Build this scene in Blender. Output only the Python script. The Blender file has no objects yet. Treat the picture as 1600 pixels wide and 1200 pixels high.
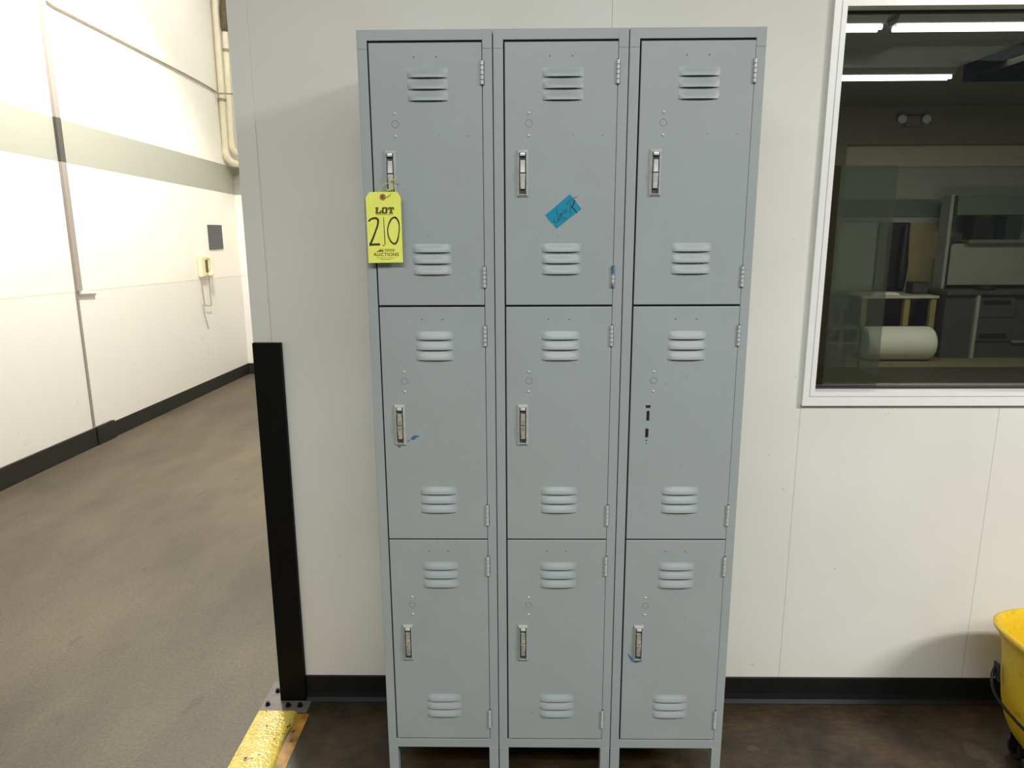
import bpy, bmesh, math, random
from mathutils import Vector, Matrix
random.seed(7)
PI = math.pi
scene = bpy.context.scene
COL = scene.collection

# ------------------------------------------------------------------ materials
def srgb(r, g, b):
    def f(c):
        c /= 255.0
        return c/12.92 if c <= .04045 else ((c+.055)/1.055)**2.4
    return (f(r), f(g), f(b), 1)

def new_mat(name):
    m = bpy.data.materials.new(name); m.use_nodes = True
    nt = m.node_tree
    return m, nt, nt.nodes, nt.links, nt.nodes['Principled BSDF']

def mat(name, col, rough=.5, metal=0, var=.08, scale=8, bump=0, bscale=200, spec=.5, emit=None, detail=4):
    """principled paint with a little procedural mottling"""
    m, nt, N, L, P = new_mat(name)
    tc = N.new('ShaderNodeTexCoord')
    nz = N.new('ShaderNodeTexNoise'); nz.inputs['Scale'].default_value = scale; nz.inputs['Detail'].default_value = detail
    L.new(tc.outputs['Object'], nz.inputs['Vector'])
    rp = N.new('ShaderNodeValToRGB')
    lo = [max(0, c*(1-var)) for c in col[:3]]+[1]; hi = [min(1, c*(1+var)) for c in col[:3]]+[1]
    rp.color_ramp.elements[0].position = .3; rp.color_ramp.elements[1].position = .7
    rp.color_ramp.elements[0].color = lo; rp.color_ramp.elements[1].color = hi
    L.new(nz.outputs['Fac'], rp.inputs['Fac']); L.new(rp.outputs['Color'], P.inputs['Base Color'])
    P.inputs['Roughness'].default_value = rough; P.inputs['Metallic'].default_value = metal
    P.inputs['Specular IOR Level'].default_value = spec
    if bump:
        n2 = N.new('ShaderNodeTexNoise'); n2.inputs['Scale'].default_value = bscale; n2.inputs['Detail'].default_value = 2
        L.new(tc.outputs['Object'], n2.inputs['Vector'])
        bp = N.new('ShaderNodeBump'); bp.inputs['Strength'].default_value = bump; bp.inputs['Distance'].default_value = .002
        L.new(n2.outputs['Fac'], bp.inputs['Height']); L.new(bp.outputs['Normal'], P.inputs['Normal'])
    if emit:
        P.inputs['Emission Color'].default_value = emit[0]; P.inputs['Emission Strength'].default_value = emit[1]
    return m

M = {}
M['locker'] = mat('locker_paint', srgb(151, 158, 157), .42, 0, .035, 5, .12, 420)
M['locker_dark'] = mat('locker_seam', srgb(98, 104, 105), .6, 0, .05)
M['hole_shade'] = mat('opening_shade', srgb(18, 20, 20), .9, 0, .1)  # shade inside openings and door gaps, put into a flat dark colour
M['chrome'] = mat('chrome', srgb(226, 226, 222), .2, .35, .12, 90)
M['tarnish'] = mat('tarnished_chrome', srgb(188, 182, 164), .26, .4, .3, 120)
M['plate_chrome'] = mat('worn_chrome_plate', srgb(190, 192, 188), .3, .3, .10, 70)
M['recess'] = mat('handle_recess', srgb(74, 73, 70), .5, .2, .2, 90)
M['hinge'] = mat('hinge_steel', srgb(190, 195, 193), .35, .15, .10, 150)
M['blue_paint'] = mat('blue_paint', srgb(62, 104, 142), .5, 0, .2, 120)
M['card'] = mat('yellow_card', srgb(226, 232, 104), .75, 0, .03, 30)
M['ink'] = mat('marker_ink', srgb(44, 32, 22), .6, 0, .2, 60)
M['print'] = mat('printed_ink', srgb(92, 82, 22), .7, 0, .1, 60)
M['print_pale'] = mat('pale_printed_ink', srgb(172, 176, 66), .8, 0, .08, 300)
M['eyelet'] = mat('brown_eyelet', srgb(160, 112, 48), .7, 0, .1, 60)
M['string'] = mat('yellow_string', srgb(190, 190, 30), .5, 0, .1, 60)
M['tape'] = mat('blue_tape', srgb(12, 132, 160), .38, 0, .06, 60)
M['pen'] = mat('pen_ink', srgb(8, 22, 46), .5, 0, .1, 60)
M['black'] = mat('black_steel', srgb(9, 9, 8), .6, 0, .2, 20, spec=.15)
M['vinyl'] = mat('black_vinyl', srgb(20, 20, 20), .55, 0, .2, 12, .1, 90, spec=.25)
M['vinyl_b'] = mat('brown_black_vinyl', srgb(30, 28, 24), .6, 0, .25, 10)
M['steel'] = mat('grey_steel_plate', srgb(100, 94, 90), .55, .2, .15, 40)
M['bolt'] = mat('bolt_dark', srgb(26, 24, 22), .4, .6, .2, 80)
M['alu'] = mat('white_aluminium', srgb(238, 238, 234), .35, .1, .02, 20)
M['gasket'] = mat('gasket', srgb(28, 28, 28), .6)
M['pipe'] = mat('cream_pipe', srgb(240, 230, 204), .5, 0, .05, 12)
M['pipe_dirty'] = mat('stained_pipe_insulation', srgb(92, 84, 56), .8, 0, .6, 14)
M['cable'] = mat('grey_cable', srgb(158, 150, 130), .6)
M['phone'] = mat('ivory_plastic', srgb(232, 222, 178), .45, 0, .03)
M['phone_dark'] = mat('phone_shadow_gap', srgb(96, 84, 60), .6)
M['plate_dark'] = mat('charcoal_plate', srgb(74, 74, 78), .5, 0, .08, 20)
M['wire'] = mat('black_wire', srgb(20, 20, 22), .4, .3)
M['rubber'] = mat('dark_rubber', srgb(28, 28, 28), .6)

def ramp2(N, L, src, p0, p1, c0, c1):
    r = N.new('ShaderNodeValToRGB'); r.color_ramp.elements[0].position = p0; r.color_ramp.elements[1].position = p1
    r.color_ramp.elements[0].color = c0; r.color_ramp.elements[1].color = c1
    L.new(src, r.inputs['Fac']); return r.outputs['Color']
def mth(N, L, op, a, b=None, c=None):
    n = N.new('ShaderNodeMath'); n.operation = op
    for i, v in enumerate((a, b, c)):
        if v is None: continue
        if hasattr(v, 'links'): L.new(v, n.inputs[i])
        else: n.inputs[i].default_value = v
    return n.outputs[0]
def mixc(N, L, fac, a, b, blend='MIX'):
    n = N.new('ShaderNodeMix'); n.data_type = 'RGBA'; n.blend_type = blend
    for key, v in ((0, fac), (6, a), (7, b)):
        if hasattr(v, 'links'): L.new(v, n.inputs[key])
        else: n.inputs[key].default_value = v
    return n.outputs[2]
def noise(N, L, vec, scale, detail=4, rough=.5):
    n = N.new('ShaderNodeTexNoise'); n.inputs['Scale'].default_value = scale
    n.inputs['Detail'].default_value = detail; n.inputs['Roughness'].default_value = rough
    L.new(vec, n.inputs['Vector']); return n.outputs['Fac']
def geo_pos(N, L):
    g = N.new('ShaderNodeNewGeometry'); s = N.new('ShaderNodeSeparateXYZ')
    L.new(g.outputs['Position'], s.inputs[0]); return g.outputs['Position'], s.outputs

# locker-room wall: off-white panels with thin vertical joints and a few scuffs
m, nt, N, L, P = new_mat('panel_wall'); M['wall'] = m
pos, xyz = geo_pos(N, L)
base = ramp2(N, L, noise(N, L, pos, 2.2, 5), .3, .75, srgb(217, 216, 206), srgb(225, 225, 216))
u = mth(N, L, 'SUBTRACT', xyz[0], .6175-.602*10)
u = mth(N, L, 'MODULO', u, .602)
u = mth(N, L, 'MINIMUM', u, mth(N, L, 'SUBTRACT', .602, u))
joint = mth(N, L, 'LESS_THAN', u, .0011)
joint = mth(N, L, 'MULTIPLY', joint, mth(N, L, 'GREATER_THAN', xyz[0], .3))
c = mixc(N, L, mth(N, L, 'MULTIPLY', joint, .42), base, srgb(120, 116, 104))
sp = noise(N, L, pos, 34, 2)
c = mixc(N, L, mth(N, L, 'MULTIPLY', mth(N, L, 'GREATER_THAN', sp, .765), .35), c, srgb(128, 120, 104))
L.new(c, P.inputs['Base Color']); P.inputs['Roughness'].default_value = .5
bp = N.new('ShaderNodeBump'); bp.inputs['Strength'].default_value = .08; bp.inputs['Distance'].default_value = .003
L.new(noise(N, L, pos, 60, 2), bp.inputs['Height']); L.new(bp.outputs['Normal'], P.inputs['Normal'])

# hall wall: white with a painted grey band and a chair-height joint
STR = lambda N, L, xyz: (mth(N, L, 'MULTIPLY_ADD', xyz[1], -.0326, 2.33+.0326*2.46), mth(N, L, 'MULTIPLY_ADD', xyz[1], -.0306, 2.04+.0306*2.4))
def hall_mat(name, white, band, low):
    m, nt, N, L, P = new_mat(name)
    pos, xyz = geo_pos(N, L)
    t, b = STR(N, L, xyz)
    inb = mth(N, L, 'MULTIPLY', mth(N, L, 'LESS_THAN', xyz[2], t), mth(N, L, 'GREATER_THAN', xyz[2], b))
    js = mth(N, L, 'MULTIPLY_ADD', xyz[1], -.0187, 1.15+.0187*2.22)
    lower = mth(N, L, 'LESS_THAN', xyz[2], js)
    w = ramp2(N, L, noise(N, L, pos, 1.6, 4), .3, .7, white[0], white[1])
    w = mixc(N, L, lower, w, low)
    dirt = mth(N, L, 'GREATER_THAN', noise(N, L, pos, 9, 3), .70)
    dirt = mth(N, L, 'MULTIPLY', dirt, mth(N, L, 'LESS_THAN', xyz[2], .6))
    w = mixc(N, L, mth(N, L, 'MULTIPLY', dirt, .10), w, srgb(140, 126, 116))
    c = mixc(N, L, inb, w, band)
    d = mth(N, L, 'ABSOLUTE', mth(N, L, 'SUBTRACT', xyz[2], js))
    c = mixc(N, L, mth(N, L, 'MULTIPLY', mth(N, L, 'LESS_THAN', d, .006), .35), c, srgb(190, 176, 160))
    L.new(c, P.inputs['Base Color']); P.inputs['Roughness'].default_value = .6
    return m
M['hall'] = hall_mat('hall_wall', (srgb(234, 230, 218), srgb(240, 237, 226)), srgb(164, 163, 149), srgb(230, 226, 218))
M['batten'] = hall_mat('joint_cover', (srgb(150, 141, 134), srgb(158, 149, 141)), srgb(80, 78, 72), srgb(148, 140, 136))

# hall floor: worn grey-brown concrete
m, nt, N, L, P = new_mat('hall_concrete'); M['floor_hall'] = m
pos, xyz = geo_pos(N, L)
mp = N.new('ShaderNodeMapping'); mp.inputs['Scale'].default_value = (1, .45, 1); mp.inputs['Rotation'].default_value = (0, 0, -.5)
L.new(pos, mp.inputs['Vector'])
a = ramp2(N, L, noise(N, L, mp.outputs[0], 2.0, 6, .6), .3, .72, srgb(68, 60, 46), srgb(102, 92, 72))
f = ramp2(N, L, noise(N, L, pos, 90, 3, .7), .35, .7, (.72, .72, .72, 1), (1.12, 1.12, 1.12, 1))
c = mixc(N, L, 1.0, a, f, 'MULTIPLY')
sp = mth(N, L, 'GREATER_THAN', noise(N, L, mp.outputs[0], 13, 3), .69)
c = mixc(N, L, mth(N, L, 'MULTIPLY', sp, .3), c, srgb(44, 38, 30))
L.new(c, P.inputs['Base Color']); P.inputs['Roughness'].default_value = .62
bp = N.new('ShaderNodeBump'); bp.inputs['Strength'].default_value = .25; bp.inputs['Distance'].default_value = .003
L.new(noise(N, L, pos, 140, 3), bp.inputs['Height']); L.new(bp.outputs['Normal'], P.inputs['Normal'])

# locker-room floor: dark brown worn tile, slightly shiny
m, nt, N, L, P = new_mat('dark_floor'); M['floor'] = m
pos, xyz = geo_pos(N, L)
a = ramp2(N, L, noise(N, L, pos, 6, 6, .65), .32, .7, srgb(33, 28, 21), srgb(76, 61, 38))
mp = N.new('ShaderNodeMapping'); mp.inputs['Scale'].default_value = (1, 5, 1); L.new(pos, mp.inputs['Vector'])
f = ramp2(N, L, noise(N, L, mp.outputs[0], 14, 4, .7), .3, .7, (.6, .6, .6, 1), (1.25, 1.2, 1.15, 1))
c = mixc(N, L, 1.0, a, f, 'MULTIPLY')
g = mth(N, L, 'GREATER_THAN', noise(N, L, pos, 5.0, 2), .66)
c = mixc(N, L, mth(N, L, 'MULTIPLY', g, .35), c, srgb(92, 88, 72))
L.new(c, P.inputs['Base Color'])
L.new(ramp2(N, L, noise(N, L, pos, 20, 3), .3, .7, (.3, .3, .3, 1), (.55, .55, .55, 1)), P.inputs['Roughness'])

# yellow safety paint, glossy and lumpy, with black chips
m, nt, N, L, P = new_mat('safety_yellow'); M['yellow_paint'] = m
pos, xyz = geo_pos(N, L)
a = ramp2(N, L, noise(N, L, pos, 40, 4), .3, .7, srgb(186, 160, 52), srgb(208, 188, 104))
ch = mth(N, L, 'GREATER_THAN', noise(N, L, pos, 38, 3, .6), .665)
L.new(mixc(N, L, ch, a, srgb(60, 46, 18)), P.inputs['Base Color']); P.inputs['Roughness'].default_value = .2
bp = N.new('ShaderNodeBump'); bp.inputs['Strength'].default_value = .8; bp.inputs['Distance'].default_value = .004
L.new(noise(N, L, pos, 130, 2), bp.inputs['Height']); L.new(bp.outputs['Normal'], P.inputs['Normal'])
M['yellow_edge'] = mat('yellow_edge', srgb(196, 176, 20), .4, 0, .1, 40)
m, nt, N, L, P = new_mat('worn_orange_paint'); M['orange_paint'] = m
pos, xyz = geo_pos(N, L)
a = ramp2(N, L, noise(N, L, pos, 18, 5), .35, .65, srgb(116, 82, 26), srgb(176, 132, 44))
ch = mth(N, L, 'GREATER_THAN', noise(N, L, pos, 30, 4, .7), .62)
L.new(mixc(N, L, ch, a, srgb(44, 34, 20)), P.inputs['Base Color']); P.inputs['Roughness'].default_value = .5

# bucket plastic with grime
m, nt, N, L, P = new_mat('yellow_plastic'); M['bucket'] = m
tc = N.new('ShaderNodeTexCoord'); pos = tc.outputs['Object']
a = ramp2(N, L, noise(N, L, pos, 5, 4), .3, .7, srgb(208, 170, 24), srgb(226, 192, 46))
g = ramp2(N, L, noise(N, L, pos, 22, 6, .7), .56, .74, (0, 0, 0, 1), (1, 1, 1, 1))
L.new(mixc(N, L, mth(N, L, 'MULTIPLY', g, .5), a, srgb(140, 100, 22)), P.inputs['Base Color'])
P.inputs['Roughness'].default_value = .42; P.inputs['Subsurface Weight'].default_value = .08
P.inputs['Subsurface Radius'].default_value = (.01, .007, .002)

# window glass: tinted, mirror-like at the level of plate glass
def glass(name, tint, refl, haze=0, hcol=(1, 1, 1, 1)):
    m = bpy.data.materials.new(name); m.use_nodes = True
    nt = m.node_tree; N = nt.nodes; L = nt.links; N.clear()
    out = N.new('ShaderNodeOutputMaterial')
    tr = N.new('ShaderNodeBsdfTransparent'); tr.inputs[0].default_value = tint
    gl = N.new('ShaderNodeBsdfGlossy'); gl.inputs['Roughness'].default_value = 0.0
    gl.inputs['Color'].default_value = (.9, .95, 1, 1)
    mx = N.new('ShaderNodeMixShader'); mx.inputs[0].default_value = refl
    L.new(tr.outputs[0], mx.inputs[1]); L.new(gl.outputs[0], mx.inputs[2])
    last = mx.outputs[0]
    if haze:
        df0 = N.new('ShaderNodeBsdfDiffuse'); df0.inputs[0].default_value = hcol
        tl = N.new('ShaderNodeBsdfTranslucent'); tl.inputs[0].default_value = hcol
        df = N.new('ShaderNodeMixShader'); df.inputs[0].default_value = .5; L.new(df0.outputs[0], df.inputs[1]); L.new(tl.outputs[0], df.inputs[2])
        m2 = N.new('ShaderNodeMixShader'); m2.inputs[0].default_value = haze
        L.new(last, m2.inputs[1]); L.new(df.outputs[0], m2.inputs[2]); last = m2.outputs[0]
    L.new(last, out.inputs[0]); return m
M['glass'] = glass('window_glass', (.40, .41, .38, 1), .055)
M['haze'] = glass('reflection_haze_glass', (.92, .95, .93, 1), (.02), .34, srgb(215, 222, 216))  # diffuse mix stands in for a pale reflection on the glass

# office beyond the glass, built in place of the mirrored room
M['o_wall'] = mat('office_wall', srgb(150, 152, 146), .7, 0, .05, 3)
M['o_soffit'] = mat('office_soffit', srgb(118, 112, 96), .8, 0, .05, 3)
M['o_light'] = mat('office_header', srgb(172, 170, 148), .8, 0, .05, 3)
M['o_band'] = mat('office_band', srgb(92, 104, 98), .7, 0, .05, 3)
M['o_ceil'] = mat('office_ceiling', srgb(120, 118, 110), .9, 0, .06, 3)
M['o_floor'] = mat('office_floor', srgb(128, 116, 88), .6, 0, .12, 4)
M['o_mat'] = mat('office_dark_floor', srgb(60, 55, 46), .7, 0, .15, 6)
M['o_door'] = mat('office_door', srgb(142, 134, 94), .6, 0, .06, 6)
M['o_jamb'] = mat('office_jamb', srgb(112, 106, 88), .6)
M['o_dark'] = mat('office_dark_metal', srgb(66, 68, 66), .5, 0, .1, 10)
M['o_black'] = mat('office_black', srgb(26, 27, 27), .5, 0, .1)
M['o_duct'] = mat('duct_black', srgb(16, 16, 15), .9, 0, .1, spec=.05)
M['o_green'] = mat('office_dark_green', srgb(40, 52, 46), .6, 0, .1)
M['o_grey'] = mat('office_grey_metal', srgb(112, 114, 112), .5, 0, .06, 8)
M['o_post'] = mat('office_pale_post', srgb(150, 152, 146), .5)
M['o_board'] = mat('office_white_board', srgb(150, 148, 140), .35, 0, .08, 4)
M['o_top'] = mat('desk_laminate', srgb(190, 186, 164), .4, 0, .05, 8)
M['o_tan'] = mat('tan_wood', srgb(150, 132, 86), .5, 0, .1, 12)
M['o_roll'] = mat('white_foam_roll', srgb(226, 226, 216), .6, 0, .03, 8)
M['o_paper'] = mat('paper', srgb(220, 220, 214), .8)
M['o_amber'] = mat('reflection_amber', srgb(236, 206, 140), .6)
m, nt, N, L, P = new_mat('speckled_pinboard'); M['o_pin'] = m
tc = N.new('ShaderNodeTexCoord')
sp = mth(N, L, 'GREATER_THAN', noise(N, L, tc.outputs['Object'], 16, 3), .68)
L.new(mixc(N, L, sp, srgb(164, 168, 162), srgb(112, 116, 114)), P.inputs['Base Color'])
M['o_lamp'] = mat('lamp_glass', srgb(210, 208, 196), .3)

# ------------------------------------------------------------------ mesh builder
class MB:
    def __init__(s): s.bm = bmesh.new(); s.mi = 0
    def _tag(s, faces):
        for f in faces: f.material_index = s.mi
    def box(s, x0, x1, y0, y1, z0, z1, bev=0, seg=2):
        vs = [s.bm.verts.new((x, y, z)) for x in (x0, x1) for y in (y0, y1) for z in (z0, z1)]
        q = [(0, 1, 3, 2), (4, 6, 7, 5), (0, 4, 5, 1), (2, 3, 7, 6), (0, 2, 6, 4), (1, 5, 7, 3)]
        fs = [s.bm.faces.new([vs[i] for i in f]) for f in q]
        s._tag(fs)
        if bev:
            es = list({e for f in fs for e in f.edges})
            r = bmesh.ops.bevel(s.bm, geom=es, offset=bev, segments=seg, affect='EDGES', profile=.5)
            s._tag(r['faces'])
        return vs
    def quad(s, pts):
        f = s.bm.faces.new([s.bm.verts.new(p) for p in pts]); f.material_index = s.mi; return f
    def prism(s, pts, off):
        """closed polygon pts (3d) extruded by vector off"""
        off = Vector(off); a = [s.bm.verts.new(p) for p in pts]; b = [s.bm.verts.new(Vector(p)+off) for p in pts]
        n = len(pts); fs = [s.bm.faces.new(a), s.bm.faces.new(list(reversed(b)))]
        for i in range(n): fs.append(s.bm.faces.new((a[i], b[i], b[(i+1) % n], a[(i+1) % n])))
        s._tag(fs)
    def tube(s, pts, r, n=12, cap=True):
        pts = [Vector(p) for p in pts]; rings = []
        rr = r if isinstance(r, (list, tuple)) else [r]*len(pts)
        up = None
        for i, p in enumerate(pts):
            t = (pts[min(i+1, len(pts)-1)]-pts[max(i-1, 0)]).normalized()
            if up is None: up = Vector((0, 0, 1)) if abs(t.z) < .9 else Vector((1, 0, 0))
            a = t.cross(up).normalized(); b = a.cross(t).normalized(); up = b
            rings.append([s.bm.verts.new(p+rr[i]*(math.cos(2*PI*k/n)*a+math.sin(2*PI*k/n)*b)) for k in range(n)])
        fs = []
        for i in range(len(rings)-1):
            for k in range(n):
                fs.append(s.bm.faces.new((rings[i][k], rings[i][(k+1) % n], rings[i+1][(k+1) % n], rings[i+1][k])))
        if cap: fs += [s.bm.faces.new(list(reversed(rings[0]))), s.bm.faces.new(rings[-1])]
        s._tag(fs)
    def rings(s, rings, cap0=False, cap1=False):
        R = [[s.bm.verts.new(p) for p in r] for r in rings]; n = len(R[0]); fs = []
        for i in range(len(R)-1):
            for k in range(n): fs.append(s.bm.faces.new((R[i][k], R[i][(k+1) % n], R[i+1][(k+1) % n], R[i+1][k])))
        if cap0: fs.append(s.bm.faces.new(list(reversed(R[0]))))
        if cap1: fs.append(s.bm.faces.new(R[-1]))
        s._tag(fs)
    def ribbon(s, pts, w, y, n=6):
        """flat pen stroke in the xz plane: pts (x,z), w width or list"""
        P2 = []; W2 = []
        ws = w if isinstance(w, (list, tuple)) else [w]*len(pts)
        m = len(pts)
        for i in range(m-1):                                  # Catmull-Rom smoothing
            p0 = Vector(pts[max(i-1, 0)]); p1 = Vector(pts[i]); p2 = Vector(pts[i+1]); p3 = Vector(pts[min(i+2, m-1)])
            for k in range(n):
                t = k/n
                P2.append(.5*((2*p1)+(p2-p0)*t+(2*p0-5*p1+4*p2-p3)*t*t+(3*p1-p0-3*p2+p3)*t**3)); W2.append(ws[i]*(1-t)+ws[i+1]*t)
        P2.append(Vector(pts[-1])); W2.append(ws[-1])
        row = []
        for i, p in enumerate(P2):
            t = (P2[min(i+1, len(P2)-1)]-P2[max(i-1, 0)])
            t = t.normalized() if t.length > 1e-9 else Vector((1, 0))
            nn = Vector((-t.y, t.x))*W2[i]/2
            row.append((s.bm.verts.new((p.x+nn.x, y, p.y+nn.y)), s.bm.verts.new((p.x-nn.x, y, p.y-nn.y))))
        for i in range(len(row)-1):
            f = s.bm.faces.new((row[i][0], row[i+1][0], row[i+1][1], row[i][1])); f.material_index = s.mi
    def disc(s, c, r, axis='y', n=20, r0=0):
        def pt(a, q):
            if axis == 'y': return (c[0]+q*math.cos(a), c[1], c[2]+q*math.sin(a))
            return (c[0]+q*math.cos(a), c[1]+q*math.sin(a), c[2])
        A = [s.bm.verts.new(pt(2*PI*k/n, r)) for k in range(n)]
        if r0:
            B = [s.bm.verts.new(pt(2*PI*k/n, r0)) for k in range(n)]
            s._tag([s.bm.faces.new((A[k], A[(k+1) % n], B[(k+1) % n], B[k])) for k in range(n)])
        else: s._tag([s.bm.faces.new(A)])
    def dome(s, c, r, h, axis=(0, -1, 0), n=14, m=4):
        ax = Vector(axis).normalized(); a = ax.orthogonal().normalized(); b = ax.cross(a)
        R = []
        for i in range(m):
            t = i/m*PI/2
            R.append([Vector(c)+ax*h*math.sin(t)+r*math.cos(t)*(math.cos(2*PI*k/n)*a+math.sin(2*PI*k/n)*b) for k in range(n)])
        s.rings(R, False, True)
    def cyl(s, p0, p1, r, n=20): s.tube([p0, p1], r, n)
    def build(s, name, mats, parent=None, smooth=False, loc=None):
        me = bpy.data.meshes.new(name)
        bmesh.ops.recalc_face_normals(s.bm, faces=s.bm.faces)
        s.bm.to_mesh(me); s.bm.free()
        for m in (mats if isinstance(mats, (list, tuple)) else [mats]): me.materials.append(m)
        if smooth:
            me.set_sharp_from_angle(angle=math.radians(smooth if smooth > 1 else 40))
            for p in me.polygons: p.use_smooth = p.area < .0006 or smooth in (50, 60)
        return link(name, me, parent, loc)
def link(name, me, parent=None, loc=None):
    o = bpy.data.objects.new(name, me); COL.objects.link(o)
    if parent: o.parent = parent
    if loc: o.location = loc
    return o
def tag(o, label, cat, group=None, kind=None):
    o['label'] = label; o['category'] = cat
    if group: o['group'] = group
    if kind: o['kind'] = kind
    return o
def thing(name, label, cat, loc=(0, 0, 0), rz=0, group=None):
    o = bpy.data.objects.new(name, None); COL.objects.link(o); o.empty_display_size = .05
    o.location = loc; o.rotation_euler = (0, 0, rz)
    return tag(o, label, cat, group)
def struct(o, label, cat):
    o['kind'] = 'structure'; o['label'] = label; o['category'] = cat; return o

# ------------------------------------------------------------------ the setting
WX1 = 4.2
b = MB()
b.box(-.44, 1.236, 0, .12, 0, 3.1); b.box(1.236, 2.76, 0, .12, 0, 1.062); b.box(1.236, 2.76, 0, .12, 2.152, 3.1); b.box(2.76, WX1, 0, .12, 0, 3.1)
struct(b.build('wall_back', M['wall']), 'off-white panelled wall behind the grey lockers with thin upright joints', 'wall')
b = MB(); b.box(-.4445, -.388, -.0035, -.0002, 1.216, 3.1, .0012)
struct(b.build('trim_1', M['wall']), 'flat off-white corner strip edging the left end of the panelled wall', 'trim')
b = MB(); b.box(-.43, WX1, -6, 0.0, -.06, 0)
struct(b.build('floor', M['floor']), 'dark brown worn floor under the lockers', 'floor')
b = MB(); b.box(-3.3, -.43, -6, 6.2, -.06, 0)
struct(b.build('floor_hall', M['floor_hall']), 'grey-brown concrete floor of the bright hall on the left', 'floor')

b = MB()
def cove(b, x0, x1, h, t=.004, toe=.018):
    prof = [(0, 0), (-toe, 0), (-toe*.95, .0025), (-t*1.8, .012), (-t, .03), (-t, h-.003), (-t+.002, h), (0, h)]
    b.prism([(x0, -.0002+p[0], p[1]+.0002) for p in prof], (x1-x0, 0, 0))
cove(b, -.356, WX1, .0905)
struct(b.build('baseboard_back', M['vinyl']), 'black vinyl baseboard along the foot of the panelled wall', 'baseboard')

LW = lambda y: -2.92+.04*y           # hall's far-left wall line
ang = math.atan(.04)
def hall_box(b, y0, y1, z0, z1, t, skew=0):
    """slab lying on the hall's left wall between y0,y1, standing t proud"""
    P = [(LW(y0), y0), (LW(y1), y1), (LW(y1)+t, y1), (LW(y0)+t, y0)]
    zz0 = (z0, z0-skew); zz1 = (z1, z1-skew)
    lo = [b.bm.verts.new((p[0], p[1], zz0[i])) for p, i in zip(P, (0, 1, 1, 0))]
    hi = [b.bm.verts.new((p[0], p[1], zz1[i])) for p, i in zip(P, (0, 1, 1, 0))]
    fs = [b.bm.faces.new(list(reversed(lo))), b.bm.faces.new(hi)]
    for i in range(4): fs.append(b.bm.faces.new((lo[i], lo[(i+1) % 4], hi[(i+1) % 4], hi[i])))
    b._tag(fs)
b = MB(); hall_box(b, -5, 5.72, 0, 4.6, -.12)
struct(b.build('wall_left', M['hall']), 'bright white hall wall on the left with a painted grey band', 'wall')
b = MB(); b.box(-2.75, -.45, 5.70, 5.82, 0, 4.6)
struct(b.build('wall_hall_end', M['hall']), 'white end wall of the hall, a sliver beside the panelled wall', 'wall')
b = MB(); b.box(-.44, -.34, .125, 5.69, 0, 3.1)
struct(b.build('wall_partition', M['wall']), 'partition running back between the hall and the office', 'wall')
b = MB()
hall_box(b, 2.926, 2.978, 1.142, 4.4, .022); hall_box(b, 2.924, 2.944, .128, 1.142, .010); hall_box(b, 2.944, 3.137, 1.108, 1.122, .014, .012)
struct(b.build('trim_2', M['batten']), 'narrow upright joint cover on the hall wall, dark where it crosses the band', 'trim')
b = MB(); hall_box(b, -5, 2.93, .0005, .135, .018); hall_box(b, 2.935, 3.155, .0005, .137, .026); hall_box(b, 3.16, 5.695, .0005, .118, .010)
b.box(-2.68, -.46, 5.688, 5.6995, .0005, .118)
struct(b.build('baseboard_left', M['vinyl_b']), 'dark baseboard along the foot of the white hall wall', 'baseboard')

# ------------------------------------------------------------------ window
b = MB()
fx0, fx1, fz0, fz1 = 1.218, 2.785, 1.020, 2.170
def frame_ring(b, x0, x1, z0, z1, w, y0, y1, bev=.002):
    """mitred rectangular ring"""
    O = [(x0, z0), (x1, z0), (x1, z1), (x0, z1)]; I = [(x0+w, z0+w), (x1-w, z0+w), (x1-w, z1-w), (x0+w, z1-w)]
    for i in range(4):
        j = (i+1) % 4
        b.prism([(O[i][0], y0, O[i][1]), (O[j][0], y0, O[j][1]), (I[j][0], y0, I[j][1]), (I[i][0], y0, I[i][1])], (0, y1-y0, 0))
frame_ring(b, fx0, fx1, fz0, fz1, .030, -.014, -.0003)
frame_ring(b, fx0+.020, fx1-.020, fz0+.030, fz1-.022, .014, -.0165, .05)
win = struct(b.build('window_1', M['alu']), 'interior window in a white aluminium frame on the panelled wall', 'window')
b = MB(); frame_ring(b, fx0+.030, fx1-.030, fz0+.040, fz1-.030, .010, .028, .052)
b.build('gasket', M['gasket'], win)
b = MB(); b.box(fx0+.032, fx1-.032, .036, .040, fz0+.042, fz1-.032); b.build('pane', M['glass'], win)
b = MB(); b.box(1.302, 1.470, .056, .058, 1.050, 1.725); pn = b.build('reflection_haze', M['haze'], win)  # added panel imitating the pale reflection at the window's left
b = MB(); b.box(1.283, 1.3015, .0525, .060, 1.050, 1.725); b.build('reflection_edge', M['o_amber'], win)  # added strip imitating the yellowish edge of that reflection

# ------------------------------------------------------------------ corner guard, base plate, yellow threshold
g = thing('corner_guard', 'black steel guard post covering the left corner of the panelled wall', 'corner guard', (-.40, -.01, 0))
def rel(o): return Vector(o.location)
def build_rel(b, name, mats, parent, smooth=False):
    """mesh given in world coordinates, parented to a thing standing at its own base"""
    r = Matrix.Rotation(-parent.rotation_euler.z, 4, 'Z') @ Matrix.Translation(-Vector(parent.location))
    b.bm.transform(r); return b.build(name, mats, parent, smooth)
b = MB()
b.prism([(-.4425, -.0165, .006), (-.357, -.0165, .006), (-.357, -.0006, .006), (-.4405, -.0006, .006), (-.4405, .115, .006), (-.4425, .115, .006)], (0, 0, 1.210))
build_rel(b, 'guard_plate', M['black'], g)
b = MB()
b.prism([(-.497, -.074, .0004), (-.338, -.074, .0004), (-.338, -.019, .0004), (-.4428, -.019, .0004), (-.4428, .086, .0004), (-.497, .086, .0004)], (0, 0, .0052))
bp_ = build_rel(b, 'base_plate', M['steel'], g)
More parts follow.
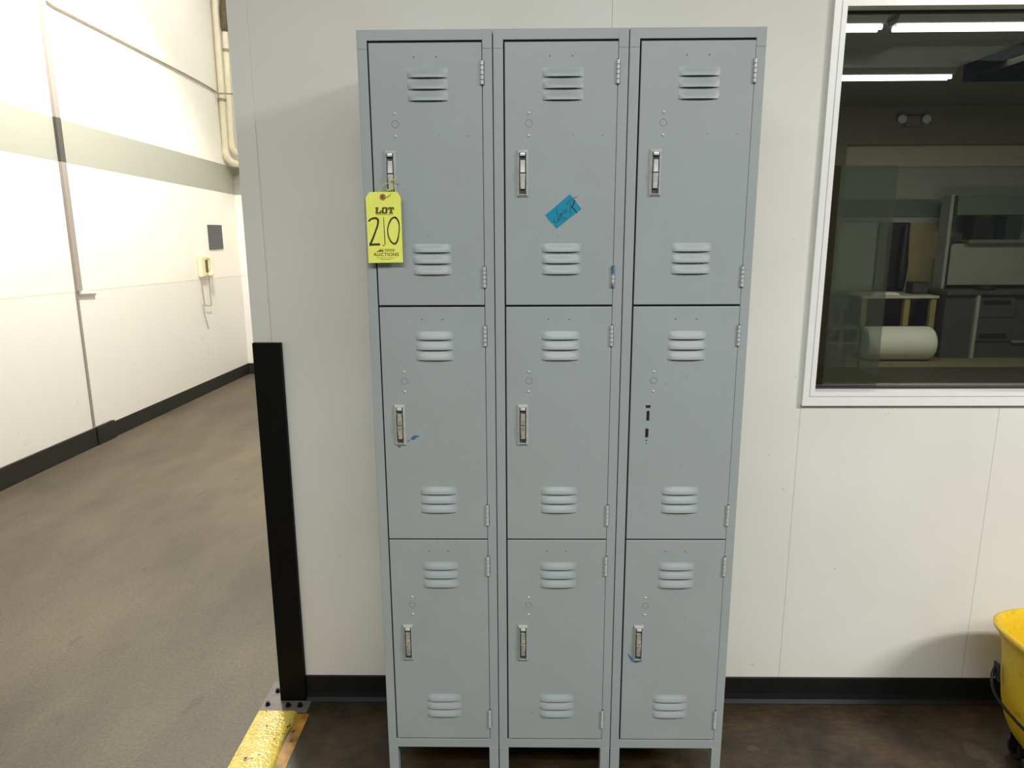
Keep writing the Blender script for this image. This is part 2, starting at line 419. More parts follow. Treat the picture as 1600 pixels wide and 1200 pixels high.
for (x, y) in ((-.478, -.040), (-.468, .03), (-.408, -.046), (-.368, -.046)):
    b = MB(); b.cyl((x, y, .0056), (x, y, .009), .0085, 16); b.cyl((x, y, .009), (x, y, .017), .0055, 6)
    build_rel(b, 'bolt', M['bolt'], g)

b = MB()
pts = []
NS = 60
y0, y1 = -.080, -3.4
rg = []
for i in range(NS+1):
    y = y0+(y1-y0)*i/NS
    jx = .004*math.sin(i*2.1)+.003*math.sin(i*5.3)
    rg.append([(-.497, y, .0004), (-.494, y, .011), (-.489, y, .013), (-.376+jx, y, .013), (-.370+jx, y, .009), (-.367+jx, y, .0004)])
b.rings(rg, True, True)
th = tag(b.build('threshold_strip', M['yellow_paint'], None, 50), 'glossy yellow painted raised strip on the floor, running forward from the black post', 'floor strip')
b = MB(); b.box(-.366, -.328, -3.4, -.078, .0002, .0012); b.build('worn_paint', M['orange_paint'], th)

# ------------------------------------------------------------------ lockers
FY = -.417                               # face plane of the lockers
UW = .3048
ROWS = [(1.3685, 1.9535), (.7685, 1.3640), (.1825, .7645)]     # door z ranges, top to bottom
VENT = [((1.880, 1.8555, 1.831), (1.4935, 1.4675, 1.442)), ((1.286, 1.261, 1.2355), (.891, .8665, .842)), ((.685, .6605, .635), (.300, .2765, .253))]
HZ = [1.671, 1.071, .473]
KZ = [1.781, 1.183, .582]
HIN = [((1.864, 1.915), (1.410, 1.460)), ((1.269, 1.320), (.806, .862)), ((.667, .721), (.218, .272))]
DX0, DX1 = .0261, .2793

def locker_body():
    b = MB(); W = UW-.0018
    z0, z1 = .1524, 1.9812
    t = .0012; yb = -.006
    b.box(0, .0228, FY, FY+.016, z0, z1, .0016); b.box(W-.0228, W, FY, FY+.016, z0, z1, .0016)
    b.box(.020, W-.020, FY+.0003, FY+.016, 1.9585, z1, .0012); b.box(.020, W-.020, FY+.0003, FY+.016, z0, .1785, .0012)
    b.box(0, t, FY+.012, yb, z0, z1); b.box(W-t, W, FY+.012, yb, z0, z1)
    b.box(0, W, yb-t, yb, z0, z1); b.box(0, W, FY+.012, yb, z1-t, z1); b.box(0, W, FY+.012, yb, z0, z0+t)
    for z in (.7663, 1.3662): b.box(t, W-t, FY+.022, yb-t, z-.008, z+.008)
    b.mi = 2  # dark strips colour in the shade between stacked doors
    for z in (.7663, 1.3662): b.box(.030, W-.030, FY+.0060, FY+.0135, z-.008, z+.008)
    b.mi = 0
    b.mi = 2                                    # dark strips paint the shade in the gaps around the doors
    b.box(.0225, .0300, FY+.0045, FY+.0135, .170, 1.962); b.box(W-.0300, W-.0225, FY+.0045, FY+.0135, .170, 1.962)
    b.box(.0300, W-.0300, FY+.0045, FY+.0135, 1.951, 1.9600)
    b.mi = 1
    for x0, x1 in ((.0012, .0215), (W-.0215, W-.0012)):
        b.box(x0, x1, FY-.00015, FY+.001, 1.9403, 1.9413)
    me = b.build('body', [M['locker'], M['locker_dark'], M['hole_shade']], None, 40)
    return me
def leg_mesh(b, x0, x1, y0, y1): b.box(x0, x1, y0, y1, 0.0005, .1524, .0012)

def louver(b, cx, zb, w=.092, h=.0195, H=.0066):
    nu, nv = 22, 8
    yb = FY-.0020
    grid = []
    for j in range(nv+1):
        v = j/nv; row = []
        for i in range(nu+1):
            u = -1+2*i/nu
            e = max(0, 1-abs(u)**3.2)
            hh = H*math.sin(v*PI/2)**1.3*e**.8
            row.append(b.bm.verts.new((cx+u*w/2, yb-hh-.00005, zb+h*(1-v)-.0008*0)))
        grid.append(row)
    for j in range(nv):
        for i in range(nu):
            f = b.bm.faces.new((grid[j][i], grid[j][i+1], grid[j+1][i+1], grid[j+1][i])); f.material_index = 0
    # return lip: thickness of the sheet at the open edge
    lip = [b.bm.verts.new((v.co.x, min(v.co.y+.0012, yb-.00004), v.co.z)) for v in grid[-1]]
    for i in range(nu): b.bm.faces.new((grid[-1][i], grid[-1][i+1], lip[i+1], lip[i])).material_index = 0
    old = b.mi; b.mi = 1
    b.quad([(cx-w*.38, yb-.0001, zb-.0006), (cx+w*.38, yb-.0001, zb-.0006), (cx+w*.38, yb-.0001, zb+.0095), (cx-w*.38, yb-.0001, zb+.0095)]); b.mi = old  # flat dark patch paints the shade inside the louver opening

def door_obj(r, slots=False):
    b = MB(); z0, z1 = ROWS[r]
    b.box(DX0, DX1, FY-.0020, FY+.0042, z0, z1, .0014)
    for grp in VENT[r]:
        for zb in grp: louver(b, .157, zb)
    b.mi = 1
    yd = FY-.00225
    for x in (.1275, .1775): b.disc((x, yd, z1-.030), .0013, n=10)
    b.mi = 2
    b.disc((.0805, yd, KZ[r]), .0083, n=28, r0=.0075)
    b.mi = 3
    for dz in (.0225, -.0265): b.dome((.0805, FY-.002, KZ[r]+dz), .0032, .0022)
    b.mi = 2
    rnd = random.Random(r*11+5+slots)
    for _ in range(5):
        b.disc((rnd.uniform(.05, .26), yd, rnd.uniform(z0+.05, z1-.08)), rnd.uniform(.0006, .0012), n=8)
    if slots:
        b.mi = 1
        hx = .0690
        for (x0, x1, za, zb) in ((-.0055, .0065, 1.1145, 1.1215), (-.003, .0045, 1.082, 1.107), (-.0045, .0035, 1.039, 1.062)):
            b.box(hx+x0, hx+x1, yd, FY-.001, za, zb, .0003, 1)
        for z, rr in ((1.0315, .0018), (1.0235, .0013)): b.disc((hx-.001, yd-.0002, z), rr, n=10)
    return b.build('door', [M['locker'], M['hole_shade'], M['locker_dark'], M['hinge']], None, 40)

def handle_parts(r, cx, zc):
    """recessed lift handle: bevelled escutcheon, upper and lower finger pulls"""
    b = MB(); y = FY-.002
    w, h = .0270, .105
    def ring(dx, dz, yy): return [(cx-dx, yy, zc-dz), (cx+dx, yy, zc-dz), (cx+dx, yy, zc+dz), (cx-dx, yy, zc+dz)]
    b.rings([ring(w/2, h/2, y), ring(w/2, h/2, y-.0012), ring(w/2-.0042, h/2-.0052, y-.0062), ring(w/2-.0052, h/2-.0065, y-.0062),
             ring(w/2-.0056, h/2-.0070, y-.0010)], False, False)
    b.mi = 1; b.quad(ring(w/2-.0056, h/2-.0070, y-.0010)); b.mi = 0
    b.mi = 2
    b.box(cx-.0062, cx+.0062, y-.0090, y-.001, zc+.0385, zc+.0455, .0014)         # top cap
    return b, y
def handle_pull(cx, zc, y):
    b = MB()
    def bar(zt, zb_, wt, wb, yt, yb_):
        sec = []
        for z, w, yy in ((zt, wt, yt*.55), (zt-.0012, wt, yt), ((zt+zb_)/2, (wt+wb)/2, (yt+yb_)/2-.0008), (zb_+.0012, wb, yb_), (zb_, wb, yb_*.55)):
            sec.append([(cx-w/2, y-.0012, z), (cx-w/2, y-yy*.75, z), (cx-w/2+.0018, y-yy, z), (cx+w/2-.0018, y-yy, z), (cx+w/2, y-yy*.75, z), (cx+w/2, y-.0012, z)])
        b.rings(sec, True, True)
    bar(zc+.0300, zc+.0015, .0108, .0118, .0095, .0110)
    bar(zc+.0002, zc-.0350, .0128, .0105, .0125, .0085)
    return b
def hinge_obj(z0, z1):
    b = MB(); x = .2798; n = 5; d = (z1-z0)/n
    for k in range(n): b.tube([(x, FY-.0036, z0+k*d+.0007), (x, FY-.0036, z0+(k+1)*d-.0007)], .0040, 12)
    b.mi = 1
    b.tube([(x, FY-.0036, z0-.0012), (x, FY-.0036, z1+.0012)], .0022, 10)
    b.box(x-.0012, x+.0052, FY-.0006, FY+.0004, z0, z1)
    return b.build('hinge', [M['hinge'], M['recess']], None, 40)

body0 = locker_body(); door_me = {}
meshes = {'body': body0.data}; bpy.data.objects.remove(body0)
for r in range(3):
    o = door_obj(r); door_me[r] = o.data; bpy.data.objects.remove(o)
o = door_obj(1, True); door_me['slots'] = o.data; bpy.data.objects.remove(o)
hinge_me = {}
for r in range(3):
    for k, (a_, c_) in enumerate(HIN[r]):
        o = hinge_obj(a_, c_); hinge_me[(r, k)] = o.data; bpy.data.objects.remove(o)
plate_me, pull_me = {}, {}
for r in range(3):
    b, y = handle_parts(r, .0660, HZ[r])
    o = b.build('handle_plate', [M['plate_chrome'] if r < 2 else M['locker'], M['recess'], M['chrome']], None, 35); plate_me[r] = o.data; bpy.data.objects.remove(o)
    b = handle_pull(.0660, HZ[r], y); o = b.build('handle', M['chrome'] if r == 0 else M['tarnish'], None, 35); pull_me[r] = o.data; bpy.data.objects.remove(o)

LABELS = ['grey steel three-door locker with the yellow lot tag on its top handle',
          'grey steel three-door locker in the middle of the row, blue tape on its top door',
          'grey steel three-door locker nearest the window, middle door missing its handle']
lockers = []
for u_ in range(3):
    t = thing('locker', LABELS[u_], 'locker', (u_*UW, 0, 0), 0, 'bank of three grey lockers'); lockers.append(t)
    link('body', meshes['body'], t)
    W = UW-.0018
    for (x0, x1) in ((0.0003, .0255), (W-.0255, W-.0003)):
        for (ya, yb) in ((FY+.0005, FY+.028), (-.034, -.008)):
            b = MB()
            # angle-section leg: a face plate and an inner return
            b.box(x0, x1, ya, ya+.003, 0.0005, .1524, .0008, 1)
            xi = x1 if x0 < .1 else x0
            b.box(min(xi, xi-.003 if x0 < .1 else xi+.003), max(xi, xi-.003 if x0 < .1 else xi+.003), ya+.001, yb, 0.0005, .1524, .0008, 1)
            b.build('leg', M['locker'], t)
    for r in range(3):
        missing = (u_ == 2 and r == 1)
        d = link('door', door_me['slots' if missing else r], t)
        if missing: d['label'] = 'door with the handle missing, dark slots showing'
        for k in range(2):
            link('hinge', hinge_me[(r, k)], d)
        if not missing:
            link('handle_plate', plate_me[r], d); link('handle', pull_me[r], d)
        if u_ == 0 and r == 1:
            b = MB(); yy = FY-.0023
            b.prism([(.0905, yy, 1.034), (.1000, yy, 1.033), (.1060, yy, 1.0395), (.1145, yy, 1.0435), (.1005, yy, 1.0445), (.0935, yy, 1.0405)], (0, -.0002, 0))
            b.build('paint_smear', M['blue_paint'], d)['label'] = 'blue paint smear by the handle'
            for pl in ([(.0800, 1.0275), (.0850, 1.0290), (.0890, 1.0330), (.0850, 1.0325)], [(.0570, 1.0150), (.0620, 1.0125), (.0680, 1.0160), (.0600, 1.0175)]):
                b = MB(); b.prism([(p[0], yy, p[1]) for p in pl], (0, -.0002, 0)); b.build('paint_smear', M['blue_paint'], d)
        if u_ == 2 and r == 2:
            b = MB(); b.ribbon([(.041, .441), (.046, .431), (.054, .422), (.064, .4175), (.073, .421)], [.002, .006, .0065, .006, .003], FY-.0023)
            b.build('paint_smear', M['blue_paint'], d)['label'] = 'curved blue paint stroke below the handle'
        if u_ == 1 and r == 0:
            b = MB(); b.tube([(.2796, FY-.0038, 1.442), (.2796, FY-.0038, 1.460)], .0040, 10)
            b.build('paint_smear', M['blue_paint'], d)['label'] = 'blue paint left on the lower hinge'
            b = MB(); b.tube([(.2796, FY-.0038, 1.411), (.2796, FY-.0038, 1.4175)], .0040, 10); b.build('paint_smear', M['blue_paint'], d)

# ------------------------------------------------------------------ lot tag
TY = -.4385
def tp(X, Y):                                   # tag artwork units -> tag plane
    return ((X-(229+(Y-530)*.0457))*.000257+.050, 1.631-(Y-480)*.0002425)
tg = thing('lot_tag', 'yellow card lot tag numbered 210, hanging from the top handle of a locker', 'tag', (.050, TY, 1.47))
b = MB()
out = [(.0095, 1.470), (.0905, 1.471), (.0905, 1.6175), (.0825, 1.631), (.0185, 1.631), (.0095, 1.6185)]
b.prism([(x, TY, z) for x, z in out], (0, .0006, 0)); build_rel(b, 'card', M['card'], tg)
YI = TY-.0003
b = MB(); ex, ez = tp(225, 528)
b.disc((ex, TY-.0002, ez), .0074, n=24, r0=.0026); b.mi = 1; b.disc((ex, TY-.00025, ez), .0026, n=12)
build_rel(b, 'eyelet', [M['eyelet'], M['hole_shade']], tg)
b = MB()
k = .000257
k *= 1.22
b.ribbon([tp(*p) for p in ((98, 752), (122, 730), (160, 722), (183, 738), (181, 785), (162, 845), (137, 915), (113, 970))], [12*k, 13*k, 15*k, 15*k, 13*k, 13*k, 14*k, 15*k], YI)
b.ribbon([tp(*p) for p in ((106, 974), (150, 969), (204, 968))], [14*k, 15*k, 16*k], YI-.00006)
b.ribbon([tp(*p) for p in ((234, 714), (239, 800), (245, 900), (249, 976))], [4*k, 5*k, 6*k, 5*k], YI)
b.ribbon([tp(*p) for p in ((228, 979), (241, 980))], [6*k, 7*k], YI)
b.ribbon([tp(*p) for p in ((352, 722), (330, 716), (302, 735), (280, 785), (272, 840), (282, 900), (308, 948), (340, 962), (362, 930), (374, 860), (376, 790), (362, 740), (335, 716))],
         [10*k, 12*k, 12*k, 9*k, 8*k, 9*k, 11*k, 14*k, 11*k, 8*k, 8*k, 12*k, 10*k], YI-.00003)
build_rel(b, 'handwritten_number', M['ink'], tg)
b = MB()
def rect(X0, X1, Y0, Y1, y=YI):
    b.quad([(tp(X0, Y1)[0], y, tp(X0, Y1)[1]), (tp(X1, Y1)[0], y, tp(X1, Y1)[1]), (tp(X1, Y0)[0], y, tp(X1, Y0)[1]), (tp(X0, Y0)[0], y, tp(X0, Y0)[1])])
# LOT in heavy slab letters
rect(160, 188, 621, 634); rect(163, 184, 634, 668); rect(160, 214, 668, 681); rect(199, 214, 652, 668)
rect(217, 235, 628, 674); rect(251, 269, 628, 674); rect(222, 264, 621, 635); rect(222, 264, 667, 681)
rect(273, 328, 621, 635); rect(273, 283, 635, 648); rect(318, 328, 635, 648); rect(290, 311, 635, 668); rect(283, 318, 668, 681)
rect(166, 317, 687, 691)
k /= 1.22
# the two lines too small to read, as the broken hairlines the photograph shows
rr = random.Random(3)
for (X0, X1, Yc) in ((178, 336, 1096), (212, 306, 1111)):
    X = X0
    while X < X1:
        w_ = rr.uniform(2, 5); rect(X, min(X+w_, X1), Yc-2, Yc+2); X += w_+rr.uniform(1.2, 3)
build_rel(b, 'printed_lettering', M['print'], tg)
b = MB()
# small emblem
b.ribbon([tp(*p) for p in ((174, 1040), (190, 1030), (200, 1034), (212, 1022))], [5*k, 9*k, 14*k, 10*k], YI)
b.ribbon([tp(*p) for p in ((196, 1012), (206, 1018), (215, 1014))], 5*k, YI)
b.ribbon([tp(*p) for p in ((212, 1036), (220, 1024), (228, 1036), (232, 1014))], [8*k, 9*k, 8*k, 4*k], YI)
build_rel(b, 'emblem', M['print'], tg)
b = MB()
for i in range(23):
    X = 245+i*4.05; rect(X, X+3.3, 1011, 1036)
build_rel(b, 'printed_bar', M['print_pale'], tg)
# AUCTIONS
cu = bpy.data.curves.new('auctions', 'FONT'); cu.body = 'AUCTIONS'; cu.size = .0118; cu.align_x = 'LEFT'; cu.space_character = 1.08; cu.offset = .00022
tmp = bpy.data.objects.new('auctions', cu); COL.objects.link(tmp)
bpy.context.view_layer.update()
me = bpy.data.meshes.new_from_object(tmp.evaluated_get(bpy.context.evaluated_depsgraph_get()))
bpy.data.objects.remove(tmp)
xs = [v.co.x for v in me.vertices]; ys = [v.co.y for v in me.vertices]
xa, za = tp(146, 1080); xb, zb = tp(374, 1047)
for v in me.vertices:
    fx = (v.co.x-min(xs))/(max(xs)-min(xs)); fy = (v.co.y-min(ys))/(max(ys)-min(ys))
    v.co = Vector((xa+fx*(xb-xa), YI, za+fy*(zb-za)))-Vector(tg.location)
me.materials.clear(); me.materials.append(M['print']); link('printed_lettering', me, tg)
# string
b = MB()
def arc(pts, n=8):
    out = []
    m_ = len(pts)
    for i in range(m_-1):
        p0, p1, p2, p3 = [Vector(pts[max(0, min(m_-1, j))]) for j in (i-1, i, i+1, i+2)]
        for q in range(n):
            t = q/n; out.append(.5*((2*p1)+(p2-p0)*t+(2*p0-5*p1+4*p2-p3)*t*t+(3*p1-p0-3*p2+p3)*t**3))
    out.append(Vector(pts[-1])); return out
def sp_(X, Y, y): x, z = tp(X, Y); return (x, y, z)
b.tube(arc([sp_(225, 530, TY-.0012), sp_(262, 528, TY-.002), sp_(292, 505, TY-.0015), sp_(312, 460, TY+.0055), sp_(322, 415, TY+.006), sp_(318, 372, TY+.006)]), .0009, 6)
b.tube(arc([sp_(225, 525, TY+.001), sp_(195, 480, TY+.002), sp_(208, 435, TY+.004), sp_(240, 405, TY+.0052), sp_(280, 400, TY+.0052)]), .0009, 6)
b.tube(arc([sp_(296, 374, TY+.004), sp_(318, 372, TY+.004), sp_(346, 372, TY+.004)]), [.0012]+[.002]*14+[.0012]*2, 6)
b.tube(arc([sp_(262, 462, TY+.003), sp_(280, 466, TY+.002), sp_(298, 460, TY+.003)]), .0026, 6)
build_rel(b, 'string', M['string'], tg, 40)

# ------------------------------------------------------------------ blue tape
tt = thing('blue_tape', 'torn blue tape scrawled in pen, stuck on the top door of a locker', 'tape', (.465, FY-.0026, 1.586))
b = MB(); yq = FY-.0026
P4 = [Vector((.4235, 1.5775)), Vector((.4805, 1.6250)), Vector((.5075, 1.5915)), Vector((.4505, 1.5470))]
edge = []
for i in range(4):
    a_, c_ = P4[i], P4[(i+1) % 4]
    n_ = 8 if i == 3 else 2
    for q in range(n_):
        p = a_.lerp(c_, q/n_)
        if i == 3 and q: p = p+Vector((random.uniform(-.001, .0012), random.uniform(-.0008, .0008)))
        edge.append(p)
b.prism([(p.x, yq, p.y) for p in edge], (0, .0003, 0)); build_rel(b, 'tape_strip', M['tape'], tt)
b = MB(); yq -= .0002
for pts, w in (([(.446, 1.573), (.444, 1.567), (.446, 1.562), (.451, 1.561), (.455, 1.564), (.4565, 1.566)], .0009),
               ([(.449, 1.593), (.451, 1.582), (.4545, 1.565), (.4565, 1.574), (.459, 1.581), (.4592, 1.566)], .0011),
               ([(.4605, 1.579), (.467, 1.581), (.4735, 1.586), (.473, 1.5895), (.469, 1.589), (.463, 1.583), (.461, 1.578), (.464, 1.572), (.469, 1.569), (.474, 1.5712)], .0010),
               ([(.473, 1.599), (.477, 1.607), (.484, 1.6125), (.491, 1.617), (.498, 1.6195)], [.0013, .0012, .0011, .0009, .0006]),
               ([(.4798, 1.605), (.4822, 1.597), (.4818, 1.579)], [.0008, .0010, .0009]),
               ([(.4912, 1.612), (.490, 1.605), (.4850, 1.5955)], [.0030, .0030, .0022]),
               ([(.4842, 1.597), (.490, 1.591), (.4975, 1.582)], [.0022, .0026, .0018])):
    b.ribbon(pts, w, yq)
build_rel(b, 'handwriting', M['pen'], tt)

# ------------------------------------------------------------------ hall fittings
nrm = Vector((1, -.04, 0)).normalized(); along = Vector((.04, 1, 0)).normalized()
def hw(y, z, off=0): return Vector((LW(y), y, z))+nrm*off
b = MB()
cp = [(2.55, 3.165), (2.99, 3.058), (3.18, 3.040), (3.6, 3.022), (4.13, 2.998), (4.92, 2.962), (5.25, 2.942), (5.42, 2.925)]
pts = [hw(y, z, .012) for y, z in cp]+[Vector((-2.66, 5.40, 2.905)), Vector((-2.56, 5.40, 2.90)), Vector((-2.44, 5.45, 2.90)), Vector((-2.3, 5.68, 2.90))]
b.tube(arc(pts, 5), .0075, 8)
tag(b.build('wall_cable', M['cable'], None, 40), 'thin grey cable running level along the hall wall to the pipes', 'cable')

def pipe(label, x0, x1, y, r, zb, dirty, elbow_dx):
    t = thing('vertical_pipe', label, 'pipe', (x1, y, zb), 0, 'pipes in the hall corner')
    X = lambda z: x1+(x0-x1)*(z-zb)/(3.78-zb)
    b = MB(); zt = 4.5 if not dirty else 3.50
    b.tube([(X(zt), y, zt), (X(zb), y, zb)], r, 18); build_rel(b, 'pipe_run', M['pipe'], t, 40)
    b = MB(); pts = [Vector((X(zb), y, zb+.03))]
    for q in range(7):
        a_ = q/6*PI/2; pts.append(Vector((X(zb)+elbow_dx*(1-math.cos(a_)), y+.10*(1-math.cos(a_)), zb-.10*math.sin(a_))))
    pts.append(pts[-1]+Vector((elbow_dx*.3, .05, 0)))
    b.tube(pts, r*1.18, 18); build_rel(b, 'elbow', M['pipe'], t, 40)
    if dirty:
        b = MB(); b.tube([(X(4.5), y, 4.5), (X(3.78), y, 3.78), (X(3.72), y, 3.72), (X(3.55), y, 3.55), (X(3.50), y, 3.50)], [r*1.2, r*1.2, r*1.5, r*1.5, r*1.05], 18)
        build_rel(b, 'stained_sleeve', M['pipe_dirty'], t, 40)
    b = MB(); zc = 3.33 if dirty else 2.86
    b.tube([(X(zc), y, zc-.012), (X(zc), y, zc+.012)], r*1.25, 18); build_rel(b, 'clamp', M['cable'], t, 40)
    return t
pipe('cream vertical pipe in the hall corner, nearer the white wall', -2.652, -2.672, 5.50, .031, 2.35, False, .06)
pipe('cream vertical pipe in the hall corner with a dark stained upper sleeve', -2.580, -2.612, 5.52, .026, 2.43, True, .05)

# wall phone
pc = hw(4.83, 1.118, 0)
ph = thing('wall_phone', 'ivory wall telephone with a dangling cord on the white hall wall', 'telephone', pc, -math.atan(.04))
# local frame: +x off the wall, +y along the wall, +z up
b = MB(); b.box(.0005, .042, -.095, .062, .005, .215, .016, 3); b.build('body', M['phone'], ph, 40)
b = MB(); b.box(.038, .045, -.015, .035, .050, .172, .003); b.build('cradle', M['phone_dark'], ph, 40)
b = MB()
hp = [(.055, .022, .200), (.072, .024, .190), (.078, .030, .150), (.078, .030, .075), (.072, .024, .035), (.055, .022, .022)]
b.tube(arc([Vector(p) for p in hp], 4), [v*.85 for v in (.026, .028, .030, .030, .028, .024, .021, .019, .017, .016, .016, .016, .017, .019, .022, .026, .029, .030, .029, .028, .024)], 14)
b.build('handset', M['phone'], ph, 50)
b = MB()
b.tube(arc([Vector(p) for p in ((.05, .03, .02), (.04, .035, -.08), (.035, .05, -.25), (.03, .04, -.272), (.03, -.05, -.262), (.03, -.075, -.245), (.03, -.09, -.12), (.03, -.095, .01))], 6), .0045, 8)
b.tube(arc([Vector(p) for p in ((.012, -.078, -.24), (.012, -.07, -.32), (.012, -.03, -.42), (.010, .0, -.5))], 5), .003, 6)
b.build('cord', M['cable'], ph, 40)
b = MB(); hall_box(b, 5.012, 5.31, 1.382, 1.622, .008)
tag(b.build('wall_plate', M['plate_dark']), 'small charcoal square plate on the hall wall above the telephone', 'plate')

# ------------------------------------------------------------------ mop bucket
BX, BY = 1.957, -.350
bk = thing('mop_bucket', 'grimy yellow plastic mop bucket with black wire bail by the wall', 'bucket', (BX, BY, 0))
def sec(z, a, c_, spout=0, nn=72, inset=0):
    R = []
    for q in range(nn):
        t = 2*PI*q/nn; e = 2.6
        ct, st = math.cos(t), math.sin(t)
        x = (a-inset)*math.copysign(abs(ct)**(2/e), ct); y = (c_-inset)*math.copysign(abs(st)**(2/e), st)
        d = abs(((t-math.radians(146)+PI) % (2*PI))-PI)
        k = spout*math.exp(-(d/.42)**2)
        R.append(Vector((x*(1+k), y*(1+k), z)))
    return R
prof = [(.062, .100, .085), (.065, .128, .112), (.080, .150, .134), (.11, .172, .154), (.15, .189, .170), (.20, .201, .181), (.26, .208, .188), (.33, .212, .192), (.385, .215, .195), (.408, .222, .202), (.418, .228, .208), (.426, .228, .208), (.430, .222, .202), (.430, .216, .196)]
b = MB(); R = []
for i, (z, a_, c_) in enumerate(prof):
    s_ = 0 if z < .30 else max(0, (z-.36)/.07)*.07
    R.append(sec(z, a_, c_, s_))
for (z, a_, c_) in ((.41, .209, .189), (.30, .203, .183), (.15, .180, .162), (.09, .150, .135), (.075, .11, .1)):
    s_ = 0 if z < .30 else max(0, (z-.36)/.07)*.07
    R.append(sec(z, a_, c_, s_))
b.rings(R, True, True); b.build('tub', M['bucket'], bk, 60)
# bail
b = MB()
bp3 = [(-.208, .105, .300), (-.222, .095, .268), (-.232, .06, .238), (-.232, .0, .222), (-.224, -.08, .212), (-.185, -.185, .203), (-.06, -.218, .198), (.06, -.218, .198), (.185, -.185, .203), (.224, -.08, .212), (.232, .0, .222), (.232, .06, .238), (.222, .095, .268), (.208, .105, .300)]
b.tube(arc([Vector(p) for p in bp3], 6), .0042, 10); b.build('bail', M['wire'], bk, 50)
for s_ in (-1, 1):
    b = MB(); b.prism([(s_*.206, .080, .258), (s_*.206, .110, .266), (s_*.2075, .108, .312), (s_*.2075, .088, .312)], (s_*.005, 0, 0)); b.build('bail_bracket', M['rubber'], bk)
for (sx, sy) in ((-1, -1), (1, -1), (-1, 1), (1, 1)):
    x, y = sx*.115, sy*.095
    b = MB(); b.cyl((x-.011, y, .028), (x+.011, y, .028), .0275, 20); b.mi = 1; b.box(x-.016, x-.012, y-.012, y+.012, .02, .074); b.box(x+.012, x+.016, y-.012, y+.012, .02, .074); b.box(x-.016, x+.016, y-.014, y+.014, .066, .0735)
    b.build('caster', [M['rubber'], M['black']], bk, 40)

# ------------------------------------------------------------------ office behind the window, made up in place of the mirrored room
OX0, OX1, OY1, OZ = -.33, 8.2, 7.5, 3.05
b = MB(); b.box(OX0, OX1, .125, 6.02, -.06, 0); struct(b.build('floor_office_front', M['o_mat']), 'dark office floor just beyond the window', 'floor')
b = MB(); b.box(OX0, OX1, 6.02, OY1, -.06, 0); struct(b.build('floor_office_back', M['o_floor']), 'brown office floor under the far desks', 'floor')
b = MB(); b.box(OX0, OX1, .125, OY1, OZ, OZ+.06); struct(b.build('ceiling', M['o_ceil']), 'dim office ceiling seen in the window', 'ceiling')
b = MB(); b.box(OX0, OX1, OY1, OY1+.1, 0, OZ); struct(b.build('wall_office_back', M['o_wall']), 'grey far wall of the office beyond the window', 'wall')
b = MB(); b.box(OX1, OX1+.1, .125, OY1, 0, OZ); struct(b.build('wall_office_right', M['o_wall']), 'right side wall of the office', 'wall')
b = MB(); b.box(4.2, OX1, 7.36, 7.499, 2.595, OZ-.001); struct(b.build('trim_3', M['o_soffit']), 'brown soffit across the top of the office far wall', 'trim')
b = MB(); b.box(OX0, OX1, 7.47, 7.499, 2.335, 2.594); struct(b.build('trim_4', M['o_light']), 'pale header band under the brown soffit in the office', 'trim')
b = MB(); b.box(OX0, 5.93, 7.47, 7.499, 1.715, 1.93); struct(b.build('trim_5', M['o_band']), 'dark grey-green band along the office far wall', 'trim')
b = MB(); b.box(4.28, 4.44, 7.30, 7.47, .001, OZ-.46); struct(b.build('trim_6', M['o_soffit']), 'brown upright post in the far corner of the office', 'trim')
b = MB(); b.box(5.42, 6.02, 7.46, 7.499, .002, 1.63)
dr = struct(b.build('door_1', M['o_door']), 'dull yellow-brown door in the office far wall', 'door')
b = MB(); b.box(5.02, 5.13, 7.44, 7.499, .002, 1.64); b.build('door_frame', M['o_jamb'], dr)
b = MB(); b.box(5.13, 5.42, 7.49, 7.4985, .002, 1.64); b.build('dark_recess', M['o_black'], dr)

t = thing('pinboard', 'pale speckled notice board on the office far wall beside the door', 'notice board', (4.72, 7.46, .76))
b = MB(); b.box(-.28, .28, 0, .03, 0, .88, .004); b.build('board', M['o_pin'], t)
for za in (.881, -.016):
    b = MB(); b.box(-.29, .29, -.004, .034, za, za+.015); b.build('frame_strip', M['o_grey'], t)

b = MB()
b.rings([[Vector((5.355+.045*w_*math.cos(2*PI*k/16), 7.42+.035*w_*math.sin(2*PI*k/16), z)) for k in range(16)] for z, w_ in ((.80, .9), (.95, 1.25), (1.10, 1.45), (1.25, 1.15), (1.45, .95), (1.58, .7), (1.62, .3))], True, True)
tag(b.build('hanging_coat', M['o_black'], None, 60), 'dark coat hanging beside the yellow-brown office door', 'coat')

# desk with tan leg
t = thing('desk', 'pale-topped office desk with a tan leg, seen in the window', 'desk', (4.99, 7.02, 0))
b = MB(); b.box(-.46, .47, -.33, .33, .725, .757, .004); b.build('desk_top', M['o_top'], t)
for x, y in ((-.42, -.28), (.10, -.28), (.42, -.28), (-.42, .28), (.42, .28)):
    b = MB(); b.box(x-.033, x+.033, y-.03, y+.03, .0005, .725, .004); b.build('leg', M['o_tan'], t)
b = MB(); b.box(-.41, .41, .24, .26, .25, .72); b.build('modesty_panel', M['o_dark'], t)
b = MB(); b.box(5.25, 5.45, 6.93, 7.10, .758, .905, .008); b.mi = 1; b.box(5.26, 5.44, 6.927, 6.931, .775, .89)
tag(b.build('desk_monitor', [M['o_black'], M['o_dark']]), 'small black box at the right end of the pale-topped desk', 'equipment')
b = MB(); b.box(4.70, 5.02, 6.78, 7.00, .758, .775); b.box(4.72, 5.0, 6.80, 6.98, .775, .785)
tag(b.build('paper_stack', M['o_paper']), 'loose stack of papers on the pale-topped desk', 'paper')

